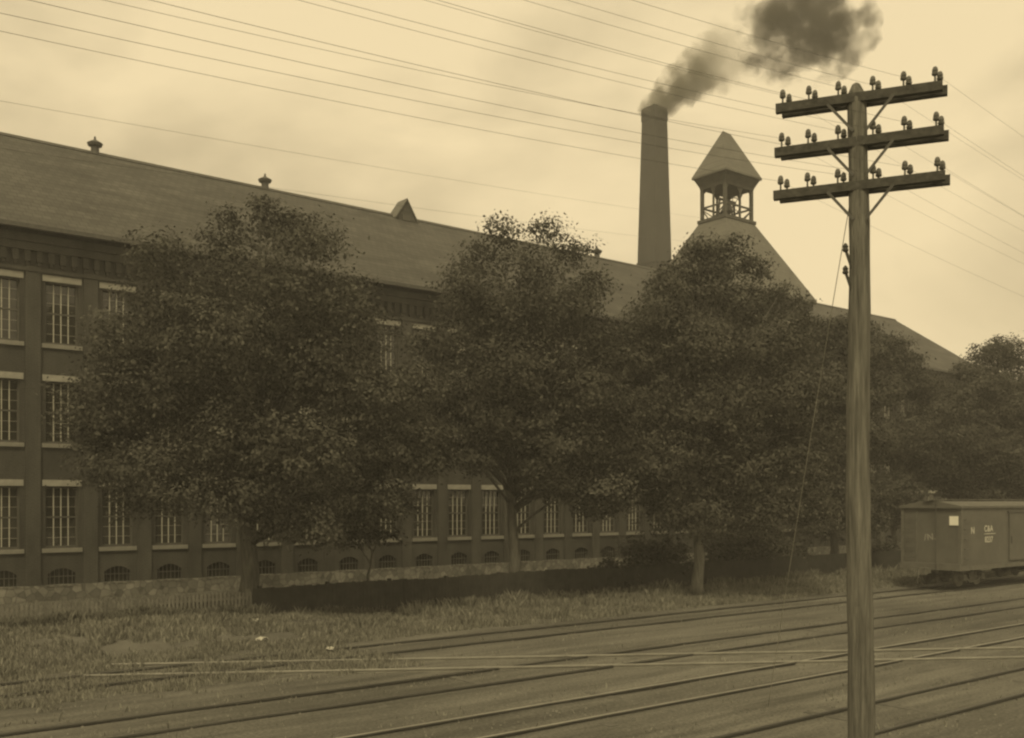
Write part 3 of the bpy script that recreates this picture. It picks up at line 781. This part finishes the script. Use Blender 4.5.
for y in (BV0, BV1):
    for x in (BU0, BU1):
        sx_ = -1 if x == BU0 else 1; sy_ = -1 if y == BV0 else 1
        m = MB(); m.box(min(x+sx_*.035, x-sx_*.12), max(x+sx_*.035, x-sx_*.12), min(y, y+sy_*.03)+.001*sy_, max(y, y+sy_*.03), 1.225, 3.638)
        m.box(min(x, x+sx_*.035)-.001, max(x, x+sx_*.035), min(y-sy_*.12, y), max(y-sy_*.12, y), 1.225, 3.634)
        m.build('corner_post', M['car_trim'], bc)
m = MB(); m.box(BU0-.03, BU0-.002, BV1-.74, BV1-.66, 1.225, 3.5)
m.build('ladder_stile', M['car_trim'], bc)
# door on the track side
m = MB(); m.box(BU0+4.35, BU0+6.15, BV0-.075, BV0-.02, 1.25, 3.40)
dr = m.build('door', M['car'], bc); tag(dr, 'closed sliding plank door')
m = MB(); m.box(BU0+4.2, BU0+8.0, BV0-.10, BV0-.02, 3.42, 3.48); m.build('door_track', M['metal_dark'], dr)
m = MB(); m.box(BU0+4.45, BU0+4.5, BV0-.12, BV0-.077, 2.0, 2.35); m.build('handle', M['metal_dark'], dr)
# grab irons
def ladder(x, y, along, n=5):
    m = MB()
    for k in range(n):
        z = 1.45 + k*.42
        if along == 'y': m.tube([(x+.0,y-.22,z),(x-.07,y-.22,z),(x-.07,y+.22,z),(x,y+.22,z)], .013, 6)
        else: m.tube([(x-.22,y,z),(x-.22,y-.07,z),(x+.22,y-.07,z),(x+.22,y,z)], .013, 6)
    m.build('ladder', M['metal_dark'], bc)
ladder(BU0-.03, BV1-.36, 'y'); ladder(BU0+.4, BV0-.03, 'x'); ladder(BU1-.4, BV0-.03, 'x')
m = MB(); m.tube([(BU0-.22, BVc-.35, .9),(BU0-.22, BVc-.35, 4.1)], .018, 6)
m.tube([(BU0-.22+.0, BVc-.35+.22*math.cos(a), 4.1) if False else (BU0-.22+.2*math.sin(a), BVc-.35+.2*math.cos(a), 4.1) for a in np.linspace(0,6.283,17)], .016, 5, False)
m.build('brake_staff', M['metal_dark'], bc)
m = MB(); m.box(BU0-.55, BU0-.14, BVc-.09, BVc+.09, .78, 1.0); m.box(BU0-.78, BU0-.55, BVc-.16, BVc+.13, .74, 1.04)
m.build('coupler', M['under'], bc)
m = MB(); m.tube([(BU0-.2,BVc+.42,.95),(BU0-.32,BVc+.40,.75),(BU0-.38,BVc+.36,.5),(BU0-.44,BVc+.42,.32)], .03, 8)
m.build('air_hose', M['car_trim'], bc)
m = MB()
for y in (BV0+.35, BVc-.3, BVc+.3, BV1-.35): m.tube([(BU0+.3,y,.95),(BU0+3.0,y,.42),(BU1-3.0,y,.42),(BU1-.3,y,.95)], .018, 6)
m.build('truss_rod', M['under'], bc)
def truck(uc):
    t = MB(); zc = .178 + .42
    for y in (BVc-.98, BVc+.98):
        t.bar((uc-.95,y,zc+.18),(uc-.35,y,zc+.30),.12,.05); t.bar((uc-.35,y,zc+.30),(uc+.35,y,zc+.30),.12,.05); t.bar((uc+.35,y,zc+.30),(uc+.95,y,zc+.18),.12,.05)
        t.bar((uc-.95,y,zc+.12),(uc-.3,y,zc-.22),.12,.05); t.bar((uc-.3,y,zc-.22),(uc+.3,y,zc-.22),.12,.05); t.bar((uc+.3,y,zc-.22),(uc+.95,y,zc+.12),.12,.05)
        for s in (-1,1):
            t.box(uc+s*.8-.13, uc+s*.8+.13, y-.10, y+.10, zc-.13, zc+.12)
            t.bar((uc+s*.28,y,zc-.2),(uc+s*.28,y,zc+.28),.08,.06)
        for s in (-.12,.0,.12): t.lathe((uc+s,y,zc-.18), [(.05,0),(.05,.36)], 8)
    t.box(uc-.16, uc+.16, BVc-1.0, BVc+1.0, zc+.0, zc+.22)
    o = t.build('truck', M['under'], bc)
    for s in (-1,1):
        w = MB()
        for y, q in ((TR[0][0], 1), (TR[0][1], -1)):
            w.lathe((uc+s*.8, y+.0, zc), [(.05,-.09),(.38,-.07),(.42,-.065),(.42,.05),(.30,.055),(.14,.02),(.12,.08),(.05,.085)], 24, 'y')
        w.lathe((uc+s*.8, BVc, zc), [(.065,-.95),(.065,.95)], 10, 'y')
        w.build('wheelset', M['under'], o)
    return o
truck(BU0+1.75); truck(BU1-1.75)
m = MB(); m.box(BU0-.05, BU0-.036, BV0+.02+.08, BV0+.50, 2.90, 3.30); m.build('card', M['card'], bc)
def lettering(txt, size, origin, xdir, ydir, mt, space=1.0, ul=None):
    cu = bpy.data.curves.new('lettering','FONT'); cu.body = txt; cu.size = size; cu.extrude = .002; cu.space_character = space; cu.offset = .008
    tmp = bpy.data.objects.new('lettering', cu); COL.objects.link(tmp); bpy.context.view_layer.update()
    me = bpy.data.meshes.new_from_object(tmp.evaluated_get(bpy.context.evaluated_depsgraph_get())); bpy.data.objects.remove(tmp); bpy.data.curves.remove(cu)
    me.materials.clear(); me.materials.append(mt); o = bpy.data.objects.new('lettering', me); COL.objects.link(o); o.parent = bc
    x = Vector(xdir).normalized(); y = Vector(ydir).normalized(); z = x.cross(y)
    o.matrix_local = Matrix.Translation(Vector(origin) - bc.location) @ Matrix((x, y, z)).transposed().to_4x4()
    return o
yl = BV0 - .006
lettering('N', .42, (BU0+.85, yl, 2.52), (1,0,0), (0,0,1), M['paint_light'])
lettering('C&A', .38, (BU0+2.05, yl, 2.60), (1,0,0), (0,0,1), M['paint_light'], 1.1)
lettering('8237', .36, (BU0+2.10, yl, 2.12), (1,0,0), (0,0,1), M['paint_light'], 1.05)
m = MB(); m.box(BU0+2.05, BU0+3.1, yl-.004, yl+.004, 2.48, 2.51); m.build('lettering_line', M['paint_light'], bc)
lettering('/N.', .40, (BU0-.008, BVc+.30, 2.2), (0,-1,.12), (0,.15,1), M['chalk'], 1.1)

# ------------------------------------------------------------------ telegraph pole
PB = cam(4.53, 13.0); tp_ = empty('telegraph_pole', PB, 'tall weathered telegraph pole with three double crossarms standing nearest the viewer', 'telegraph pole')
AD = (RIGHT*.925 - FWD*.38).normalized(); AN = Vector((-AD.y, AD.x, 0)) if Vector((-AD.y, AD.x, 0)).dot(FWD) > 0 else Vector((AD.y, -AD.x, 0))
m = MB(); pts = []; rad = []
for k in range(25):
    z = -.3 + 9.5*k/24
    pts.append(PB + RIGHT*(.018*math.sin(z*1.1) - .004*z) + Vector((0,0,z))); rad.append((.178 - .0066*z)*(1+.02*math.sin(z*5.1)+.015*math.sin(z*11)))
pts.append(pts[-1]+Vector((0,0,.10))+RIGHT*-.01); rad.append(.098); pts.append(pts[-1]+Vector((0,0,.10))); rad.append(.05); pts.append(pts[-1]+Vector((0,0,.02))); rad.append(.02)
m.tube(pts, rad, 18); m.build('pole', M['pole'], tp_, smooth=True)
pins = []
for az, hl in ((9.20,1.02),(8.63,1.035),(8.06,1.05)):
    for sgn in (-1, 1):
        c = PB + AN*sgn*.088 + AD*(sgn*.03 - .01) + Vector((0,0,az))
        m = MB(); at_ = (AD + Vector((0,0,random.uniform(-.008,.008)))).normalized(); m.obox(c, at_, AN, at_.cross(AN), hl, .046, .058)
        arm = m.build('crossarm', M['arm'], tp_)
        for q in (-1.06,-.68,-.26,.22,.64,1.06):
            p = c + AD*q*(hl/1.16) + Vector((0,0,.058))
            i = MB(); i.lathe(p, [(.014,0),(.012,.075),(.02,.078),(.038,.088),(.043,.112),(.031,.126),(.038,.136),(.033,.166),(.022,.188),(.007,.197)], 10)
            i.build('insulator', M['insulator'], arm, smooth=False)
            pins.append((az, sgn, q, p + Vector((0,0,.12))))
    for s in (-1,1):
        m = MB(); m.bar(PB + AD*s*.40 - AN*.148 + Vector((0,0,az-.05)), PB + AD*s*.08 - AN*.142 + Vector((0,0,az-.44)), .012, .035); m.build('brace', M['metal_dark'], tp_)
for z in (7.12, 6.83):
    m = MB(); s = PB - RIGHT*.12 - FWD*.03 + Vector((0,0,z))
    m.tube([s + Vector((0,0,-.12)), s - RIGHT*.04, s - RIGHT*.075 + Vector((0,0,.10))], .02, 6)
    m.lathe(s - RIGHT*.085 + Vector((0,0,.10)), [(.03,0),(.042,.02),(.03,.05),(.04,.07),(.012,.11)], 8)
    m.build('bracket_insulator', M['arm'], tp_)

# ------------------------------------------------------------------ wires
def sag_wire(name, a, b, sag, r, mt, label, cat, group=None, n=40):
    a = Vector(a); b = Vector(b); m = MB(); pts = []
    for k in range(n+1):
        t = k/n; t = t*t*(.35) + t*.65; p = a.lerp(b, t); p.z -= 4*sag*t*(1-t); pts.append(p)
    m.tube(pts, r, 5)
    return tag(m.build(name, mt, None, smooth=True, origin=a), label, cat, group)
GL, GRt = 'wires strung left from the telegraph pole', 'wires strung right from the telegraph pole'
for (az, sgn, q, p) in pins:
    key = (round(az,2), sgn)
    use = (sgn == -1 and q in (-1.06,-.26,.64)) or (sgn == 1 and q == .22)
    if use:
        e = p + Vector((-40, 0, 0)) + Vector((0, random.uniform(-.3,.3), random.uniform(-.1,.25)))
        sag_wire('telegraph_wire', p, e, 1.25 + random.uniform(-.16,.16), .0018, M['wire'], 'thin sagging telegraph wire strung left from an insulator of the crossarmed pole', 'wire', GL)
    if sgn == 1 and q in (-1.06, .22, 1.06):
        e = p + Vector((45, 0, 0)); sag_wire('telegraph_wire', p, e, 1.2, .0013, M['wire'], 'thin telegraph wire strung right from a crossarm end toward the boxcar', 'wire', GRt)
# two lines that reach the tower
for (y0, y1, lab) in ((93, 222, 'upper faint line wire reaching the bell tower from the left'), (140, 246, 'lower faint line wire reaching the bell tower past the dormer')):
    Y0 = 21.0; a0 = cam((18-512)/F*Y0, Y0, EYE + (500-y0)/F*Y0); b0 = Vector((TU-2.2, TV-2.4, EYE + (500-y1)/F*depth(TU-2.2, TV-2.4)))
    a1 = a0 + (a0-b0)*.35
    sag_wire('line_wire', a1, b0, .3, .0034, M['wire'], lab, 'wire')
gtop = PB + AD*-.12 + AN*.05 + Vector((0,0,7.98)); gend = cam((768-512)/F*19.3, 19.3)
sag_wire('guy_wire', gtop, gend, -.12, .0055, M['guy'], 'slanting guy wire from the pole down to the ground among the tracks', 'guy wire')

# ------------------------------------------------------------------ grass and weeds
def blades(name, n, region, hmin, hmax, mt, label, patch=.0, wid=.014):
    u0, u1, v0, v1 = region
    x = rng.uniform(u0, u1, n*2); y = rng.uniform(v0, v1, n*2)
    if patch:
        pv = np.array([mnoise.noise(Vector((a*.45, b*.9, 5.0))) + .5*mnoise.noise(Vector((a*1.7, b*1.9, 1.0))) for a, b in zip(x, y)])
        keep = pv > np.quantile(pv, patch)
        x = x[keep]; y = y[keep]
    x = x[:n]; y = y[:n]; n = len(x)
    z = np.array([gz(a, b) for a, b in zip(x, y)]) - .01
    hn = np.array([.6 + .8*max(0, mnoise.noise(Vector((a*.7, b*1.1, 9.0)))+.3) for a, b in zip(x, y)])
    h = rng.uniform(hmin, hmax, n)*hn; ang = rng.uniform(0, 6.283, n); bend = rng.uniform(.05,.6,n)*h; ba = rng.uniform(0,6.283,n)
    w = wid*rng.uniform(.6,1.5,n)
    dx, dy = np.cos(ang)*w, np.sin(ang)*w
    p0 = np.stack([x-dx, y-dy, z],1); p1 = np.stack([x+dx, y+dy, z],1)
    p2 = np.stack([x+dx*.6+np.cos(ba)*bend*.4, y+dy*.6+np.sin(ba)*bend*.4, z+h*.65],1)
    p3 = np.stack([x+np.cos(ba)*bend, y+np.sin(ba)*bend, z+h],1)
    V = np.stack([p0,p1,p2,p3],1).reshape(-1,3)
    me = bpy.data.meshes.new(name); me.vertices.add(4*n); me.vertices.foreach_set('co', V.astype(np.float32).ravel())
    me.loops.add(4*n); me.loops.foreach_set('vertex_index', np.arange(4*n, dtype=np.int32))
    me.polygons.add(n); me.polygons.foreach_set('loop_start', np.arange(0,4*n,4,dtype=np.int32)); me.polygons.foreach_set('loop_total', np.full(n,4,dtype=np.int32))
    me.update(); at = me.attributes.new('shade','FLOAT','FACE'); at.data.foreach_set('value', rng.uniform(0,1,n).astype(np.float32))
    me.materials.append(mt); o = link(name, me); return tag(o, label, 'grass', kind='stuff')
blades('grass', 150000, (-4, 62, 24.6, 30.2), .07, .24, M['grass'], 'rough dry grass bank between the farthest track and the picket fence', .12)
blades('tall_weeds', 12000, (-6, 60, 29.3, 30.2), .2, .45, M['lawn'], 'taller weeds grown up against the fence', .35)
blades('rank_grass', 26000, (-6, FX, 29.2, 30.15), .15, .38, M['lawn'], 'rank grass hiding the foot of the picket fence', .1, .013)
blades('grass_tufts', 9000, (18, 62, 27.0, 30.1), .15, .5, M['grass'], 'taller pale grass tufts on the bank before the dark fence', .6, .013)
blades('grass_over_track', 26000, (-5, 13.5, 20.2, 25), .05, .2, M['grass'], 'grass grown over the near left end of the farthest track', .25, .012)
blades('lawn', 40000, (-4, 62, 30.4, 42.2), .06, .2, M['lawn'], 'short shaded grass in the mill yard behind the fence', .05)
blades('weeds', 9000, (0, 60, 8, 24.6), .03, .13, M['grass'], 'sparse low weeds growing between the tracks', .72, .015)

# loose cinders and stones on the yard
def cinders(n):
    x = rng.uniform(2, 60, n); y = rng.uniform(7.5, 25.2, n); V = []; Fc = []
    for a, b in zip(x, y):
        if mnoise.noise(Vector((a*.4, b*.9, 2.0))) < rng.uniform(-.35,.3): continue
        r = rng.uniform(.012,.045); z = gz(a, b); k = len(V); t = rng.uniform(0, 6.28)
        V += [(a+r*math.cos(t+q*1.257)*rng.uniform(.7,1.2), b+r*math.sin(t+q*1.257)*rng.uniform(.7,1.2), z-.01) for q in range(5)] + [(a+r*.2, b, z+r*.75)]
        Fc += [(k+q, k+(q+1) % 5, k+5) for q in range(5)]
    m = MB(); m.v = V; m.f = Fc; return m
tag(cinders(16000).build('cinders', M['cinder']), 'loose cinders and stones scattered between the tracks', 'cinders', kind='stuff')

# small pale scraps lying in the grass
for (px, py, s, lab) in ((256,636,.16,'pale crumpled paper scrap in the grass, farther of two'), (262,645,.2,'pale torn paper scrap in the grass, nearer of two'), (330,652,.12,'small pale scrap at the grass edge by the rails')):
    Yd = EYE*F/(py-500); c = cam((px-512)/F*Yd, Yd)
    m = MB(); n_ = 5; zc = gz(c.x, c.y) + .05
    v = [(c.x + (i/(n_-1)-.5)*s*1.6, c.y + (j/(n_-1)-.5)*s, zc + random.uniform(0,.10)) for j in range(n_) for i in range(n_)]
    v2 = [(a, b, d-.006) for a, b, d in v]
    f = [(j*n_+i, j*n_+i+1, (j+1)*n_+i+1, (j+1)*n_+i) for j in range(n_-1) for i in range(n_-1)]
    m.add(v, f); m.add(v2, [tuple(reversed(q)) for q in f])
    tag(m.build('paper_scrap', M['scrap'], origin=c), lab, 'paper scrap')

# ------------------------------------------------------------------ haze
hm = bpy.data.materials.new('haze'); hm.use_nodes = True; nt = hm.node_tree; nt.nodes.remove(nt.nodes['Principled BSDF'])
pv = nd(nt,'ShaderNodeVolumePrincipled'); pv.inputs['Color'].default_value = (.98,.97,.93,1); pv.inputs['Density'].default_value = .0013; pv.inputs['Anisotropy'].default_value = .1
nt.links.new(pv.outputs[0], nt.nodes['Material Output'].inputs['Volume'])
xs = max(abs(gx[0]), abs(gx[-1]), abs(gy[0]), abs(gy[-1])) + 12
m = MB(); m.box(-xs, xs, -xs, xs, -1.5, 66); hz_o = m.build('haze', hm); tag(hz_o, kind='stuff')
hz_o['label'] = 'thin pale haze in the air around the mill'; hz_o['category'] = 'haze'

# ------------------------------------------------------------------ sky and sun
SUN_DIR = (RIGHT*-.12 - FWD*.99); SUN_DIR.normalize()
EL = R(52)
w = bpy.data.worlds.new('World'); S.world = w; w.use_nodes = True; nt = w.node_tree; L = nt.links
bg = nt.nodes['Background']; bg.inputs['Strength'].default_value = .1
sk = nd(nt,'ShaderNodeTexSky', sky_type='NISHITA'); sk.sun_disc = False; sk.sun_elevation = EL; sk.sun_rotation = math.atan2(SUN_DIR.x, SUN_DIR.y)
bw = nd(nt,'ShaderNodeRGBToBW'); L.new(sk.outputs[0], bw.inputs[0])
tc = nd(nt,'ShaderNodeTexCoord')
mp = nd(nt,'ShaderNodeMapping'); mp.inputs['Scale'].default_value = (1,1,2.2); mp.inputs['Location'].default_value = (.3,.1,.2); L.new(tc.outputs['Generated'], mp.inputs[0])
n = nd(nt,'ShaderNodeTexNoise'); n.inputs['Scale'].default_value = 3.1; n.inputs['Detail'].default_value = 7; n.inputs['Roughness'].default_value = .52; n.inputs['Distortion'].default_value = .4
L.new(mp.outputs[0], n.inputs['Vector'])
cr = nd(nt,'ShaderNodeValToRGB'); cr.color_ramp.elements[0].position = .30; cr.color_ramp.elements[1].position = .60
cr.color_ramp.elements[0].color = (.62,.62,.62,1); cr.color_ramp.elements[1].color = (1,1,1,1); L.new(n.outputs['Fac'], cr.inputs[0])
base = nd(nt,'ShaderNodeMath', operation='MULTIPLY_ADD'); L.new(bw.outputs[0], base.inputs[0]); base.inputs[1].default_value = .25; base.inputs[2].default_value = 5.2
mu = nd(nt,'ShaderNodeMath', operation='MULTIPLY'); L.new(base.outputs[0], mu.inputs[0]); L.new(cr.outputs[0], mu.inputs[1])
tn = nd(nt,'ShaderNodeMix', data_type='RGBA', blend_type='MULTIPLY'); tn.inputs['Factor'].default_value = 1; tn.inputs['B'].default_value = (1.0,.81,.485,1)
L.new(mu.outputs[0], tn.inputs['A']); L.new(tn.outputs['Result'], bg.inputs['Color'])
sl = bpy.data.lights.new('sun','SUN'); sl.energy = 1.4; sl.angle = R(14); sl.color = (1.0,.83,.5)
so = bpy.data.objects.new('sun', sl); COL.objects.link(so)
tosun = SUN_DIR*math.cos(EL) + Vector((0,0,math.sin(EL)))
so.rotation_euler = tosun.to_track_quat('Z','Y').to_euler(); so.location = (0,0,60)

# ------------------------------------------------------------------ camera and render
cd = bpy.data.cameras.new('camera'); cd.sensor_width = 36; cd.lens = F/1024*36; cd.shift_y = 131/1024; cd.clip_end = 5000; cd.clip_start = .1
co = bpy.data.objects.new('camera', cd); COL.objects.link(co); co.location = (0,0,EYE); co.rotation_euler = (R(90), 0, -math.atan2(CC, CS))
S.camera = co
S.view_settings.view_transform = 'Standard'; S.view_settings.look = 'None'; S.view_settings.exposure = .7; S.view_settings.gamma = 1; S.view_settings.use_curve_mapping = False
S.render.engine = 'CYCLES'; S.cycles.use_denoising = True
S.cycles.max_bounces = 6; S.cycles.diffuse_bounces = 3; S.cycles.transmission_bounces = 4; S.cycles.volume_bounces = 1
S.cycles.pixel_filter_type = 'BLACKMAN_HARRIS'; S.cycles.filter_width = 2.3
S.cycles.volume_step_rate = 2.0; S.cycles.use_adaptive_sampling = True
